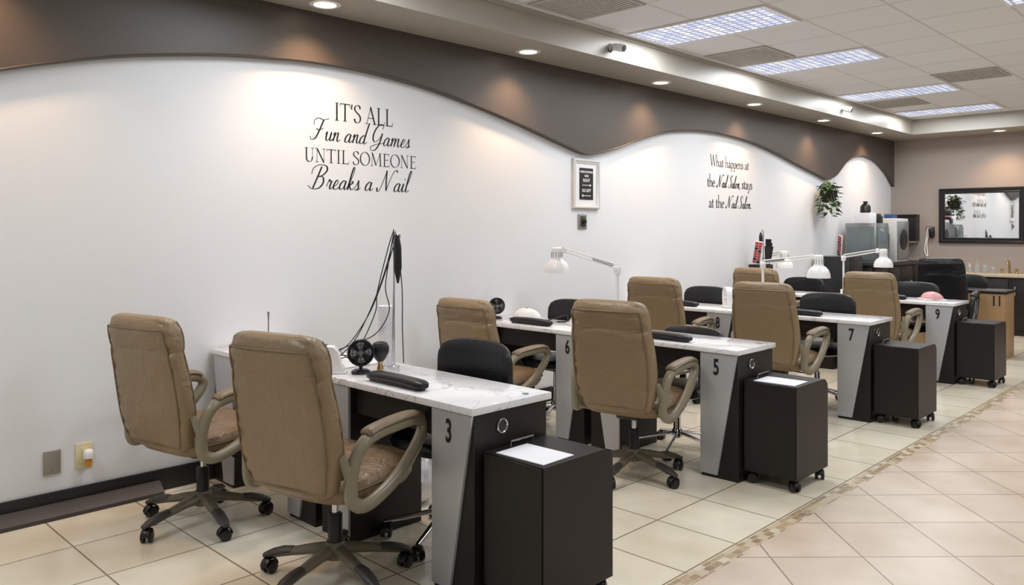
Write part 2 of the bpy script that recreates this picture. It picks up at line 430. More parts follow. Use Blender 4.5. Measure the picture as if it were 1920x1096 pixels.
# ------------------------------------------------------------------ wall lettering (pen-stroke glyphs)
TH, TN = 0.105, 0.038
def S(*p): return ('c', list(p), None)
def Ln(a, b, w): return ('l', [a, b], w)
sf = 0.035
G = {
 'I': (0.40, [Ln((.18,0),(.18,1),TH), Ln((.04,.015),(.32,.015),sf), Ln((.04,.985),(.32,.985),sf)]),
 'T': (0.80, [Ln((.38,0),(.38,1),TH), Ln((.02,.97),(.74,.97),.05), Ln((.03,.98),(.0,.8),sf), Ln((.73,.98),(.76,.8),sf), Ln((.24,.015),(.52,.015),sf)]),
 'S': (0.60, [S((.48,.80),(.42,.95),(.27,1.0),(.1,.9),(.08,.72),(.25,.56),(.42,.43),(.5,.25),(.42,.06),(.25,0),(.1,.05),(.04,.22))]),
 'A': (0.86, [Ln((.1,0),(.42,1),TN), Ln((.40,1),(.74,0),TH), Ln((.2,.35),(.62,.35),TN), Ln((0,.015),(.2,.015),sf), Ln((.6,.015),(.86,.015),sf)]),
 'L': (0.68, [Ln((.18,0),(.18,1),TH), Ln((.18,.02),(.6,.02),.05), Ln((.6,.0),(.64,.22),sf), Ln((.04,.985),(.32,.985),sf), Ln((.04,.015),(.2,.015),sf)]),
 'U': (0.84, [Ln((.18,.35),(.18,1),TH), S((.18,.36),(.22,.12),(.4,.0),(.58,.1),(.65,.35)), Ln((.65,.34),(.65,1),TN), Ln((.04,.985),(.32,.985),sf), Ln((.53,.985),(.78,.985),sf)]),
 'N': (0.90, [Ln((.16,0),(.16,1),TN), Ln((.16,1),(.70,0),TH), Ln((.70,0),(.70,1),TN), Ln((.04,.015),(.28,.015),sf), Ln((.02,.985),(.2,.985),sf), Ln((.58,.985),(.82,.985),sf)]),
 'O': (0.90, [S(*[(.44+.39*math.cos(math.radians(a)), .5+.5*math.sin(math.radians(a))) for a in range(60, 421, 30)])]),
 'M': (1.08, [Ln((.14,0),(.18,1),TN), Ln((.18,1),(.5,.05),TH), Ln((.5,.05),(.86,1),TN), Ln((.86,1),(.9,0),TH), Ln((.02,.015),(.26,.015),sf), Ln((.78,.015),(1.02,.015),sf), Ln((.06,.985),(.2,.985),sf), Ln((.84,.985),(.98,.985),sf)]),
 'E': (0.70, [Ln((.18,0),(.18,1),TH), Ln((.18,.97),(.58,.97),.045), Ln((.18,.52),(.48,.52),.04), Ln((.18,.02),(.6,.02),.05), Ln((.6,0),(.63,.2),sf), Ln((.58,.99),(.6,.82),sf), Ln((.48,.6),(.48,.44),sf), Ln((.04,.985),(.2,.985),sf), Ln((.04,.015),(.2,.015),sf)]),
 "'": (0.24, [Ln((.10,1),(.06,.72),.08)]),
 'W': (1.06, [Ln((.06,1),(.32,0),.09), Ln((.32,0),(.54,.95),TN), Ln((.5,1),(.76,0),.09), Ln((.76,0),(1.0,1),TN), Ln((0,.985),(.2,.985),sf), Ln((.9,.985),(1.08,.985),sf)]),
 'h': (0.54, [Ln((.1,0),(.1,1),.08), S((.1,.32),(.2,.44),(.33,.45),(.41,.32)), Ln((.41,.33),(.41,0),.08), Ln((.0,.015),(.2,.015),sf), Ln((.31,.015),(.51,.015),sf), Ln((.02,.97),(.1,.99),sf)]),
 'n': (0.54, [Ln((.1,0),(.1,.46),.08), S((.1,.32),(.2,.44),(.33,.45),(.41,.32)), Ln((.41,.33),(.41,0),.08), Ln((.0,.015),(.2,.015),sf), Ln((.31,.015),(.51,.015),sf), Ln((.02,.44),(.1,.46),sf)]),
 'a': (0.46, [S((.06,.34),(.15,.45),(.28,.43),(.33,.3),(.33,.08),(.39,.0),(.45,.04)), S((.33,.27),(.15,.2),(.06,.1),(.13,.0),(.24,.02),(.33,.12))]),
 't': (0.34, [S((.14,.62),(.14,.3),(.14,.1),(.2,0),(.3,.04)), Ln((.02,.44),(.3,.44),.04)]),
 'p': (0.52, [Ln((.1,-.32),(.1,.45),.08), S((.1,.35),(.22,.45),(.36,.43),(.45,.23),(.36,.03),(.22,0),(.1,.08)), Ln((.0,-.31),(.22,-.31),sf)]),
 'e': (0.44, [S((.06,.25),(.2,.26),(.37,.28),(.34,.41),(.22,.46),(.08,.38),(.04,.2),(.12,.03),(.26,0),(.38,.09))]),
 's': (0.37, [S((.29,.36),(.22,.45),(.1,.43),(.06,.34),(.16,.25),(.29,.16),(.29,.05),(.17,0),(.05,.03),(.03,.12))]),
 'y': (0.46, [Ln((.05,.45),(.24,.02),.08), Ln((.42,.45),(.22,-.02),TN), S((.23,.0),(.15,-.22),(.05,-.3),(.0,-.26)), Ln((.0,.44),(.14,.44),sf), Ln((.33,.44),(.48,.44),sf)]),
 ',': (0.2, [Ln((.1,.06),(.05,-.14),.06)]),
 '.': (0.2, [Ln((.1,.0),(.1,.09),.09)]),
 ' ': (0.28, []),
}
H = {
 'u': (.42, [S((0,.28),(.06,.40),(.07,.12),(.15,0),(.25,.1),(.3,.40)), S((.3,.40),(.29,.1),(.35,0),(.44,.1))]),
 'n': (.42, [S((0,.28),(.07,.40),(.08,.2),(.06,0)), S((.07,.12),(.16,.36),(.25,.38),(.26,.12),(.32,0),(.44,.1))]),
 'm': (.64, [S((0,.28),(.07,.40),(.08,.2),(.06,0)), S((.07,.12),(.16,.36),(.25,.38),(.26,.12),(.25,0)), S((.26,.12),(.36,.36),(.45,.38),(.46,.12),(.52,0),(.64,.1))]),
 'a': (.42, [S((.28,.30),(.2,.40),(.05,.26),(.03,.06),(.12,.0),(.24,.12),(.29,.38)), S((.29,.38),(.27,.1),(.33,0),(.43,.1))]),
 'd': (.44, [S((.28,.30),(.2,.40),(.05,.26),(.03,.06),(.12,.0),(.24,.12),(.29,.38)), S((.34,1.0),(.3,.6),(.27,.12),(.33,0),(.45,.1))]),
 'e': (.32, [S((0,.1),(.17,.2),(.22,.34),(.13,.40),(.04,.2),(.07,.02),(.2,.01),(.33,.1))]),
 's': (.30, [S((0,.08),(.1,.30),(.13,.43),(.16,.26),(.2,.1),(.12,0),(.02,.03)), S((.13,0),(.22,.02),(.31,.1))]),
 'r': (.32, [S((0,.1),(.07,.42),(.11,.33),(.2,.35),(.17,.1),(.23,0),(.33,.1))]),
 'k': (.38, [S((0,.1),(.14,.6),(.17,.95),(.1,.98),(.06,.6),(.04,0)), S((.05,.12),(.17,.38),(.23,.3),(.1,.2),(.17,.06),(.26,0),(.38,.1))]),
 'i': (.23, [S((0,.1),(.07,.40),(.06,.1),(.12,0),(.23,.1)), Ln((.08,.58),(.10,.62),.06)]),
 'l': (.24, [S((0,.1),(.12,.55),(.17,.93),(.11,1.0),(.06,.7),(.04,.12),(.11,0),(.24,.1))]),
 'o': (.36, [S((.18,.39),(.06,.3),(.04,.08),(.13,0),(.24,.12),(.23,.32),(.16,.39),(.24,.3),(.37,.33))]),
 'F': (.62, [S((-.1,.66),(-.14,.86),(.05,.98),(.3,.92),(.62,1.0)), S((.34,.92),(.26,.5),(.14,.08),(-.06,0),(-.16,.14)), S((.06,.5),(.24,.44),(.44,.56))]),
 'G': (.74, [S((.5,.78),(.5,.96),(.3,1.0),(.08,.72),(.04,.35),(.2,.14),(.42,.3),(.54,.55)), S((.54,.58),(.5,.1),(.34,-.22),(.1,-.26),(.04,-.10),(.35,.04),(.74,.12))]),
 'B': (.72, [S((.26,.95),(.18,.5),(.08,0)), S((-.14,.62),(-.12,.86),(.1,1.02),(.46,1.0),(.56,.8),(.4,.58),(.22,.52),(.44,.5),(.52,.25),(.36,.02),(.05,-.02),(-.18,.12))]),
 'N': (.92, [S((-.04,.16),(.02,-.02),(.14,.1),(.25,.6),(.30,.96)), S((.30,.96),(.38,.5),(.50,.02)), S((.50,.02),(.58,.5),(.70,.9),(.84,1.0),(.92,.9))]),
 'S': (.58, [S((.5,.76),(.46,.98),(.26,.96),(.2,.72),(.38,.45),(.36,.12),(.15,0),(-.04,.1),(.0,.26))]),
 ' ': (.26, []),
}
def letter(mb, runs, x0, x1, z, cap, y=-0.0009):
    tot = 0; seq = []
    for s, kind, bold in runs:
        F = G if kind == 's' else H
        for ch in s:
            adv, st = F[ch]; seq.append((tot, st, kind, bold)); tot += adv
    kx = (x1-x0)/tot
    for off, st, kind, bold in seq:
        sh = 0.32 if kind == 'h' else 0
        for typ, pts, w in st:
            P = [Vector(((off+p[0])*kx + sh*p[1]*cap*0.9, p[1]*cap)) for p in pts]
            if typ == 'c': P = smooth(P, 7)
            n = len(P); vs = []
            for i in range(n):
                t = P[min(i+1, n-1)]-P[max(i-1, 0)]
                if t.length < 1e-9: t = Vector((1, 0))
                t.normalize(); nn = Vector((-t.y, t.x))
                if typ == 'l': hw = w*cap/2
                else:
                    a = math.atan2(t.y, t.x)
                    down = abs(math.sin(a-math.radians(15)))
                    hw = cap*(0.016+0.038*down**1.5)
                    if kind == 'h':
                        hw = cap*(0.013+(0.026 if t.y < 0 else 0.004)*abs(t.y)**1.3)
                hw *= bold
                a = P[i]+nn*hw; b = P[i]-nn*hw
                vs += [(x0+a.x, y, z+a.y), (x0+b.x, y, z+b.y)]
            mb.add(vs, [[2*i, 2*i+1, 2*i+3, 2*i+2] for i in range(n-1)])
def decal(lines, label):
    mb = MB()
    for i, ln in enumerate(lines): letter(mb, *ln)
    o = solid('wall_lettering', mb, M['vinyl'], label, 'wall decal'); return o
decal([([("IT'S ALL", 's', 1.0)], 2.925, 3.405, 2.168, 0.118),
       ([('Fun and Games', 'h', 1.05)], 2.76, 3.55, 2.03, 0.145),
       ([('UNTIL SOMEONE', 's', 1.0)], 2.700, 3.615, 1.885, 0.090),
       ([('Breaks a Nail', 'h', 1.05)], 2.75, 3.54, 1.715, 0.150)],
      'black vinyl quote about fun and games in mixed serif and script')
decal([([('What happens at', 's', 1.2)], 7.66, 8.52, 2.14, 0.125),
       ([('the ', 's', 1.2), ('Nail Salon', 'h', 1.7), (', stays', 's', 1.2)], 7.60, 8.6, 1.915, 0.14),
       ([('at the ', 's', 1.2), ('Nail Salon', 'h', 1.7), ('.', 's', 1.2)], 7.63, 8.58, 1.69, 0.14)],
      'black vinyl nail salon quote in mixed serif and script')

# ------------------------------------------------------------------ wall fittings
e = empty('picture_frame', 'distressed white picture frame holding a black arrow poster', 'picture', (5.525, -0.001, 1.855))
f = MB(); f.rectframe(0.185, 0.22, [(0, 0), (0, -.024), (.006, -.03), (.018, -.03), (.024, -.024), (.040, -.018), (.042, 0)], lambda x, z, d: (x, d, z))
part(e, 'frame', f, M['frame'])
part(e, 'mat_board', MB().box(-0.15, 0.15, -0.012, -0.003, -0.185, 0.185), M['white'])
ps = part(e, 'poster', MB().box(-0.095, 0.095, -0.015, -0.0125, -0.14, 0.14), M['vinyl'], 'black poster with white words and arrows')
for s, z, sz in (('WHEN NOTHING', .105, .026), ('GOES', .07, .026), ('RIGHT', .03, .04), ('GO LEFT', -.06, .038)):
    place_text(ps, 'poster_text', s, sz, M['white'], (0, -0.0162, z), (1, 0, 0), (0, 0, 1), 0.85, 0.0006)
for z, d in ((-.012, 1), (-.105, -1)):
    a = MB().box(-.06, .06, -.0168, -.0158, z-.0025, z+.0025)
    a.prism([(.07*d, z), (.045*d, z+.014), (.045*d, z-.014)], 'y', -.0168, -.0158)
    part(ps, 'poster_arrow', a, M['white'])
e = empty('volume_control', 'small grey wall volume control with round knob', 'wall control', (5.48, -0.0005, 1.52))
part(e, 'plate', MB().box(-0.058, 0.058, -0.012, 0, -0.065, 0.065, 0.004), M['greyp'])
part(e, 'knob_plate', MB().box(-0.034, 0.034, -0.018, -0.012, -0.045, 0.05, 0.002), M['olived'])
part(e, 'knob', MB().cyl((0, -0.018, 0), (0, -0.042, 0), 0.02, 0.017), M['black'])
e = empty('outlet_plate', 'grey metal blank wall plate with two screws', 'wall plate', (1.254, -0.0005, 0.268))
part(e, 'plate', MB().box(-0.04, 0.04, -0.008, 0, -0.06, 0.06, 0.003), M['greyp'])
for z in (-0.035, 0.035): part(e, 'screw', MB().cyl((0, -0.008, z), (0, -0.010, z), 0.004, n=10), M['steel'])
e = empty('wall_outlet', 'ivory wall outlet with two sockets', 'outlet', (1.405, -0.0005, 0.275))
part(e, 'plate', MB().box(-0.042, 0.042, -0.008, 0, -0.066, 0.066, 0.003), M['beigep'])
for z in (-0.028, 0.028): part(e, 'socket', MB().box(-0.016, 0.016, -0.0105, -0.008, z-0.014, z+0.014, 0.001), M['beigep'])
e = empty('air_freshener', 'white plug-in air freshener with amber oil vial', 'air freshener', (1.415, -0.0115, 0.262))
part(e, 'housing', MB().lathe([(0.012, 0.0), (0.024, 0.005), (0.026, 0.03), (0.02, 0.045), (0.012, 0.05)], (0, -0.03, 0), 20), M['white'])
part(e, 'oil_vial', MB().lathe([(0.010, -0.040), (0.015, -0.038), (0.016, -0.01), (0.010, 0.0)], (0, -0.03, 0), 20), M['amber'])
part(e, 'plug_back', MB().box(-0.014, 0.014, -0.012, 0.0, 0.005, 0.04, 0.003), M['white'])

def security_camera(x, z, yaw):
    e = empty('security_camera', 'small white bullet security camera on the soffit face', 'security camera', (x, Y(3.96)-0.001, z), 0, 'bullet security cameras')
    part(e, 'mount', MB().lathe([(0.035, 0), (0.035, 0.012), (0.015, 0.02), (0.012, 0.05)], (0, 0, 0), 20, rot=Matrix.Rotation(math.radians(90), 3, 'X')), M['white'])
    d = Vector((math.cos(yaw), math.sin(yaw), -0.25)).normalized(); c = Vector((0, -0.07, -0.01))
    part(e, 'camera_body', MB().tube([c-d*0.055, c-d*0.045, c+d*0.045, c+d*0.055], [0.016, 0.03, 0.034, 0.03], 20), M['white'])
    part(e, 'camera_lens', MB().tube([c+d*0.054, c+d*0.060], [0.029, 0.026], 20), M['black'])
    part(e, 'camera_joint', MB().sph(c+Vector((0, .03, .0)), .022), M['black'])
    part(e, 'camera_cable', MB().tube(smooth([(-.02, -.02, 0), (-.05, -.03, -.05), (-.06, -.01, -.02)], 6), .004, 6), M['black'])
security_camera(5.2, 2.93, math.radians(-85)); security_camera(9.83, 2.93, math.radians(-85))

e = empty('wall_mirror', 'large rectangular wall mirror in a wide carved black frame', 'mirror', (XE-0.002, Y(3.24), 1.655))
W2, H2, fw = 0.56, 0.405, 0.085
f = MB(); f.rectframe(W2, H2, [(0, 0), (0, -.03), (.010, -.042), (.022, -.042), (.030, -.034), (.055, -.030), (.062, -.036), (.074, -.036), (.082, -.022), (.082, 0)], lambda y, z, d: (d, y, z))
part(e, 'frame', f, M['black'], ang=25)
part(e, 'mirror_glass', MB().box(-0.02, -0.012, -W2+fw*.9, W2-fw*.9, -H2+fw*.9, H2-fw*.9), M['mirror'])
e = empty('paper_towel_dispenser', 'black paper towel dispenser with grey lower tray', 'dispenser', (XE-0.0005, Y(4.23), 1.25))
part(e, 'cover', MB().prism([(-0.17, 0.03), (0, 0.03), (0, 0.43), (-0.12, 0.43), (-0.17, 0.38)], 'y', -0.15, 0.15), M['black'])
part(e, 'towel_slot', MB().box(-0.16, -0.01, -0.14, 0.14, 0.0, 0.03), M['greyp'])
e = empty('hanging_tools', 'hair dryer and cords hanging on the beige wall', 'hair dryer', (XE-0.002, Y(3.92), 1.2))
part(e, 'hook', MB().box(-0.03, -0.001, -0.06, 0.06, 0.28, 0.30), M['steel'])
part(e, 'dryer_body', MB().lathe([(0.02, 0), (0.04, 0.03), (0.04, 0.12), (0.03, 0.15)], (-0.06, -0.03, 0.12), 16), M['black'])
part(e, 'cord', MB().tube(smooth([(-.03, .0, .28), (-.05, .04, .05), (-.05, .03, -.15), (-.05, .07, -.05), (-.03, .03, .28)], 8), 0.008, 6), M['paper'])

# ------------------------------------------------------------------ desks
def make_desk(name, loc, number, pedmat, topmat, panelmat, label, numsize=0.13):
    e = empty(name, label, 'manicure table', loc, 0, 'numbered manicure tables')
    L_, W_ = 1.10, 0.42
    part(e, 'tabletop', MB().box(-0.02, W_+0.02, 0, L_, 0.73, 0.76, 0.004), topmat)
    wide = panelmat is pedmat
    pw = 0.36 if wide else 0.24
    for i, y0 in enumerate((0.012, L_-pw-0.012)):
        p = part(e, 'pedestal', MB().box(0, W_, y0, y0+pw, 0.0, 0.729, 0.003, 1), pedmat)
        if i == 0: pts = [(y0+0.002, 0.727), (y0+pw, 0.727), (y0+pw, 0.02), (y0+(0.002 if wide else 0.13), 0.02)]
        else: pts = [(y0, 0.727), (y0+pw-0.002, 0.727), (y0+pw-(0.002 if wide else 0.13), 0.02), (y0, 0.02)]
        pn = part(p, 'side_panel', MB().prism(pts, 'x', -0.012, -0.0005), panelmat, None if wide else 'tapered brushed silver panel')
        if i == 0:
            if number:
                place_text(pn, 'table_number', number, numsize, M['vinyl'], (-0.0135, y0+(0.075 if wide else 0.135), 0.645), (0, -1, 0), (0, 0, 1), 0.7 if wide else 0.62, 0.0028)
            g = MB()
            cx, cz = W_*0.36, 0.665
            g.tube([(cx+0.027*math.cos(a), y0-0.004, cz+0.027*math.sin(a)) for a in [2*math.pi*k/24 for k in range(24)]], 0.0045, 8, closed=True)
            part(p, 'grommet_ring', g, M['chrome'])
            part(p, 'grommet_hole', MB().cyl((cx, y0-0.003, cz), (cx, y0-0.0005, cz), 0.025), M['olived'])
    part(e, 'drawer', MB().box(0.03, 0.40, pw+0.014, L_-pw-0.014, 0.60, 0.728, 0.003, 1), pedmat, 'shallow dark wood drawer')
    part(e, 'cable_grommet', MB().cyl((0.33, 0.05, 0.7601), (0.33, 0.05, 0.763), 0.014), M['steel'])
    return e
DX = [2.10, 4.16, 6.15, 8.22]
desknum = {(0, 'B'): '3', (1, 'A'): '6', (1, 'B'): '5', (2, 'A'): '8', (2, 'B'): '7', (3, 'B'): '9', (0, 'A'): None, (3, 'A'): None}
for i, x in enumerate(DX):
    for r, dy in (('A', 3.385), ('B', 2.25)):
        nn = desknum[(i, r)]
        lab = ('white marble top manicure table numbered %s, dark wood and silver' % nn) if nn else 'white marble top manicure table in dark wood against the wall'
        make_desk('manicure_table', (x, Y(dy), 0), nn, M['wood'], M['marble'], M['silver'], lab)
make_desk('manicure_table', (10.16, Y(2.27), 0), '11', M['oak'], M['wood'], M['oak'], 'honey wood manicure table numbered 11 with dark top', 0.16)

def caster_mesh(r=0.027):
    c = MB()
    for s in (-1, 1):
        c.tube([(0, s*0.008, r), (0, s*0.010, r), (0, s*0.024, r), (0, s*0.026, r)], [r*.85, r, r, r*.8], 16)
    hood = []
    for a in range(0, 181, 20):
        t = math.radians(a); hood.append((math.cos(t)*(r+0.006), 0, r+0.003+math.sin(t)*(r+0.006)))
    c.tube(hood, [(0.004, 0.02)]*len(hood), 8, up=(0, 1, 0))
    c.cyl((0, 0, r), (0, 0, 2*r+0.025), 0.006, n=10)
    return c.mesh('caster', [M['black']])
CAST = caster_mesh()

TRY = 1.935
def make_trolley(loc):
    e = empty('rolling_cabinet', 'dark wood rolling cabinet with rounded top corner beside a manicure table', 'rolling cabinet', loc, 0, 'dark rolling cabinets')
    prof = [(0, .07), (.41, .07), (.41, .53)] + [(.41-.06*(1-math.cos(a)), .53+.055*math.sin(a)) for a in [math.radians(k) for k in (20, 40, 60, 75, 90)]] + [(0, .585)]
    part(e, 'body', MB().prism(prof, 'y', 0.0, 0.314), M['wood'])
    part(e, 'side_panel', MB().box(-0.006, -0.0005, 0.006, 0.308, 0.078, 0.582, 0.002, 1), M['wood'])
    part(e, 'handle', MB().tube([(0.13, 0.295, 0.584), (0.13, 0.295, 0.604), (0.26, 0.295, 0.604), (0.26, 0.295, 0.584)], 0.005, 8), M['chrome'])
    for x, y in ((.04, .03), (.365, .03), (.04, .28), (.365, .28)):
        part(e, 'caster', None, None, loc=(x, y, 0), data=CAST, rot=(0, 0, random.uniform(0, 3)))
    return e
tr = make_trolley((DX[0]+0.04, Y(TRY), 0))
for x in DX[1:]: dup(tr, (x+0.04, Y(TRY), 0))
for x in DX[:2]:
    pp = MB().box(-0.09, 0.09, -0.12, 0.12, 0, 0.003)
    solid('paper_sheet', pp, M['paper'], 'white paper sheet lying on a rolling cabinet', 'paper', (x+0.04+0.11, Y(TRY)+0.145, 0.586), 0.03, 'papers on rolling cabinets')

# ------------------------------------------------------------------ chairs
def lerp_secs(secs, k):
    P = smooth([(a[1], a[2], a[3]) for a in secs], k); Z = smooth([(a[0], 0, 0) for a in secs], k)
    return [(z.x, max(.004, p.x), max(.004, p.y), p.z) for z, p in zip(Z, P)]
def exec_chair(loc, rot, lea, lea2, seatm, plast, basem, tip, label):
    e = empty('office_chair', label, 'chair', loc, rot, 'high-back client chairs')
    b = MB()
    for k in range(5):
        a = math.radians(36+72*k); c, s = math.cos(a), math.sin(a)
        pr = [(0.025, .125, .032, .028), (0.10, .118, .028, .022), (0.20, .098, .024, .017), (0.27, .082, .024, .014)]
        b.mi = 0; b.tube([(c*q[0], s*q[0], q[1]) for q in pr], [(q[2], q[3]) for q in pr], 10, up=(0, 0, 1))
        b.mi = 1; b.tube([(c*q, s*q, z+.004) for q, z in ((0.19, .101), (0.23, .096), (0.28, .082), (0.322, .068))], [(.0245, .016), (.027, .018), (.027, .017), (.017, .010)], 10, up=(0, 0, 1))
    b.mi = 0; b.lathe([(0.03, .085), (0.05, .095), (0.05, .14), (0.036, .16)], n=20)
    part(e, 'star_base', b, [basem, tip])
    for k in range(5):
        a = math.radians(36+72*k)
        part(e, 'caster', None, None, loc=(0.30*math.cos(a), 0.30*math.sin(a), 0), data=CAST, rot=(0, 0, a+random.uniform(.6, 2.4)))
    g = MB(); g.lathe([(0.03, .155), (0.03, .27), (0.026, .275)], n=18)
    g.mi = 1; g.cyl((0, 0, .27), (0, 0, .36), 0.014)
    part(e, 'gas_lift', g, [M['black'], M['chrome']])
    t = MB(); t.box(-0.10, 0.12, -0.07, 0.07, .345, .385, 0.01)
    t.tube([(0.02, -0.07, .36), (0.02, -0.2, .355), (0.02, -0.24, .35)], [0.005, 0.005, .009], 8)
    part(e, 'tilt_mechanism', t, M['black'])
    s_ = MB(); sr = []
    for z, a_, b_, x_, ti in ((.385, .20, .20, .02, 0), (.395, .235, .235, .02, 0), (.425, .255, .255, .02, .005), (.448, .258, .256, .02, .008), (.455, .254, .252, .02, .008), (.462, .262, .260, .02, .008), (.485, .254, .252, .02, .008),
                              (.500, .228, .228, .017, .008), (.507, .18, .185, .015, .006), (.509, .12, .13, .01, .004), (.510, .05, .06, .01, 0)):
        sr.append(selli(x_, 0, z, a_, b_, 56, 4.2, ti))
    s_.loft(sr)
    for v in s_.v:
        if v.z > .47:
            q = Vector((v.x*7, v.y*14, 3.1)); v.z -= .014*max(0, 1-abs(noise.noise(q))*3)**2
    part(e, 'seat', s_, seatm)
    pp = MB(); pp.tube(selli(.02, 0, .455, .262, .26, 40, 4.3, .008), 0.006, 6, closed=True)
    part(e, 'seat_piping', pp, lea2)
    secs = [(.415, .12, .018, -.215), (.425, .175, .035, -.218), (.45, .212, .05, -.225), (.50, .235, .058, -.235), (.58, .250, .062, -.247), (.68, .256, .060, -.262), (.78, .252, .058, -.28),
            (.87, .243, .058, -.298), (.90, .240, .053, -.303), (.915, .240, .060, -.303), (.96, .236, .070, -.308), (1.00, .228, .070, -.315), (1.035, .212, .056, -.322), (1.052, .185, .035, -.328), (1.058, .14, .012, -.33)]
    bk = MB(); fine = lerp_secs(secs, 4)
    bk.loft([selli(x, 0, z, t, w, 72, 3.6) for z, w, t, x in fine])
    i = 0
    for z, w, t, x in fine:
        for j in range(72):
            v = bk.v[i]; i += 1
            edge = min(1, abs(v.y)/w)**3
            fold = max(0, 1-abs(noise.noise(Vector((v.y*6, v.z*22, 1.7 if v.x < x else 5.2))))*3.2)**2
            amp = (.0035+.008*edge) if v.x < x else .009
            v.x += amp*fold*(1 if v.x < x else -1)
    part(e, 'backrest', bk, lea)
    pi = MB()
    def onb(z, w, t, x, fy, sx): return (x+sx*t*(1-fy**3.6)**(1/3.6), w*fy, z)
    lf = [onb(z, w, t, x, .90, -1) for z, w, t, x in secs[2:-3]]
    pi.tube(smooth(lf, 3), 0.0045, 6); pi.tube(smooth([(x, -y, z) for x, y, z in lf], 3), 0.0045, 6)
    for sx_ in (-4, 2):
        z, w, t, x = secs[sx_]
        hz = [onb(z, w, t, x, f_, -1) for f_ in (.9, .6, .3, 0)]
        pi.tube(smooth(hz+[(a_, -b_, c_) for a_, b_, c_ in hz[-2::-1]], 3), .0045, 6)
    fr = [onb(z, w, t, x, .97, 1) for z, w, t, x in secs[3:-2]]
    pi.tube(smooth(fr, 2), 0.0045, 6); pi.tube(smooth([(x, -y, z) for x, y, z in fr], 2), 0.0045, 6)
    part(e, 'backrest_piping', pi, lea2)
    for sg in (-1, 1):
        yy = 0.292*sg
        am = MB()
        loop = smooth([(-.21, yy*.94, .44), (-.16, yy, .40), (-.04, yy, .425), (.08, yy, .485), (.18, yy*1.0, .57), (.215, yy, .63), (.17, yy, .665), (.04, yy, .668), (-.10, yy, .658), (-.17, yy, .63), (-.205, yy*.96, .55)], 5, closed=True)
        am.tube(loop, (0.026, 0.026), 10, closed=True, up=(0, 1, 0))
        am.tube([(-.24, yy*.86, .60), (-.215, yy*.95, .52), (-.19, yy*.9, .42), (-.10, yy*.8, .39)], [(.014, .022), (.022, .025), (.022, .025), (.014, .02)], 8, up=(0, 1, 0))
        a_ = part(e, 'armrest', am, plast)
        pd = MB()
        pd.tube(smooth([(-.15, yy, .668), (-.10, yy, .684), (.04, yy, .694), (.15, yy, .690), (.20, yy, .668)], 4), [(.010, .022)]+[(.017, .033)]*15+[(.010, .022)], 12, up=(0, 1, 0))
        part(a_, 'arm_pad', pd, lea2)
    return e
LB = 'tan leather high-back office chair with looped taupe armrests'
ec = exec_chair((1.75, Y(3.86), 0), math.radians(12), M['leather'], M['leather2'], M['seatl'], M['olive'], M['basep'], M['olived'], LB + ' near the wall')
for dx, dy, yaw, zs in ((1.85, 2.84, 14, 1), (3.87, 3.95, 5, .94), (3.87, 2.78, 10, 1), (5.87, 3.84, 8, 1), (5.88, 2.85, 4, 1), (7.93, 3.98, 5, 1), (7.93, 2.82, 2, 1)):
    dup(ec, (dx, Y(dy), 0), math.radians(yaw), LB, (1, 1, zs))
bc = exec_chair((9.85, Y(2.8), 0), math.radians(8), M['blackl'], M['black'], M['blackl'], M['black'], M['black'], M['black'], 'black high-back office chair beside the numbered 11 table')
bc.scale = (1, 1, 1.08)

def tech_chair(loc, rot):
    e = empty('task_chair', 'low-back black vinyl task chair on chrome star base', 'chair', loc, rot, 'black technician chairs')
    b = MB()
    for k in range(5):
        a = math.radians(20+72*k); c, s = math.cos(a), math.sin(a)
        b.tube([(c*q, s*q, z) for q, z in ((0.02, .13), (.10, .115), (.2, .09), (.285, .072))], [(.016, .014), (.014, .012), (.012, .010), (.010, .008)], 10, up=(0, 0, 1))
    b.lathe([(0.02, .09), (0.033, .10), (0.033, .15), (0.022, .17)], n=18)
    part(e, 'star_base', b, M['chrome'])
    for k in range(5):
        a = math.radians(20+72*k)
        part(e, 'caster', None, None, loc=(.278*math.cos(a), .278*math.sin(a), 0), data=CAST, rot=(0, 0, a+random.uniform(.6, 2.4)))
    g = MB(); g.cyl((0, 0, .16), (0, 0, .27), .025); g.cyl((0, 0, .26), (0, 0, .42), .014)
    part(e, 'gas_lift', g, M['chrome'])
    part(e, 'seat_plate', MB().box(-.1, .1, -.08, .08, .40, .425, .006), M['black'])
    s_ = MB(); s_.loft([selli(0, 0, .425, .19, .19, 32, 2.6), selli(0, 0, .44, .225, .225, 32, 2.7), selli(0, 0, .47, .235, .235, 32, 2.7), selli(0, 0, .495, .215, .215, 32, 2.6), selli(0, 0, .503, .12, .12, 32, 2.4)])
    part(e, 'seat', s_, M['blackl'])
    n = 15; rings = []
    for i in range(n):
        t = -1+2*i/(n-1); y = .24*math.sin(t*math.pi/2)
        h = .165*max(.02, (1-abs(t)**3))**.5; th = .034*max(.08, (1-abs(t)**3))**.5
        xc = -.245+.05*(y/.24)**2
        rings.append([Vector((xc+th*math.copysign(abs(math.cos(a))**.7, math.cos(a)), y, .745+h*math.copysign(abs(math.sin(a))**.7, math.sin(a)))) for a in [2*math.pi*k/20 for k in range(20)]])
    part(e, 'backrest', MB().loft(rings), M['blackl'])
    part(e, 'back_bracket', MB().tube([(-.05, 0, .412), (-.2, 0, .412), (-.285, 0, .46), (-.29, 0, .62), (-.275, 0, .76)], [(.03, .006)]*5, 8, up=(0, 1, 0)), M['black'])
    return e
tc_ = tech_chair((2.46, Y(2.85), 0), math.radians(184))
for dx, dy, yaw, zs in ((4.52, 2.90, 180, .87), (4.52, 3.97, 180, 1), (6.51, 2.82, 180, 1), (6.51, 3.98, 180, 1), (8.58, 2.78, 180, 1), (8.58, 3.96, 180, 1), (10.52, 2.82, 180, 1)):
    dup(tc_, (dx, Y(dy), 0), math.radians(yaw), None, (1, 1, zs))

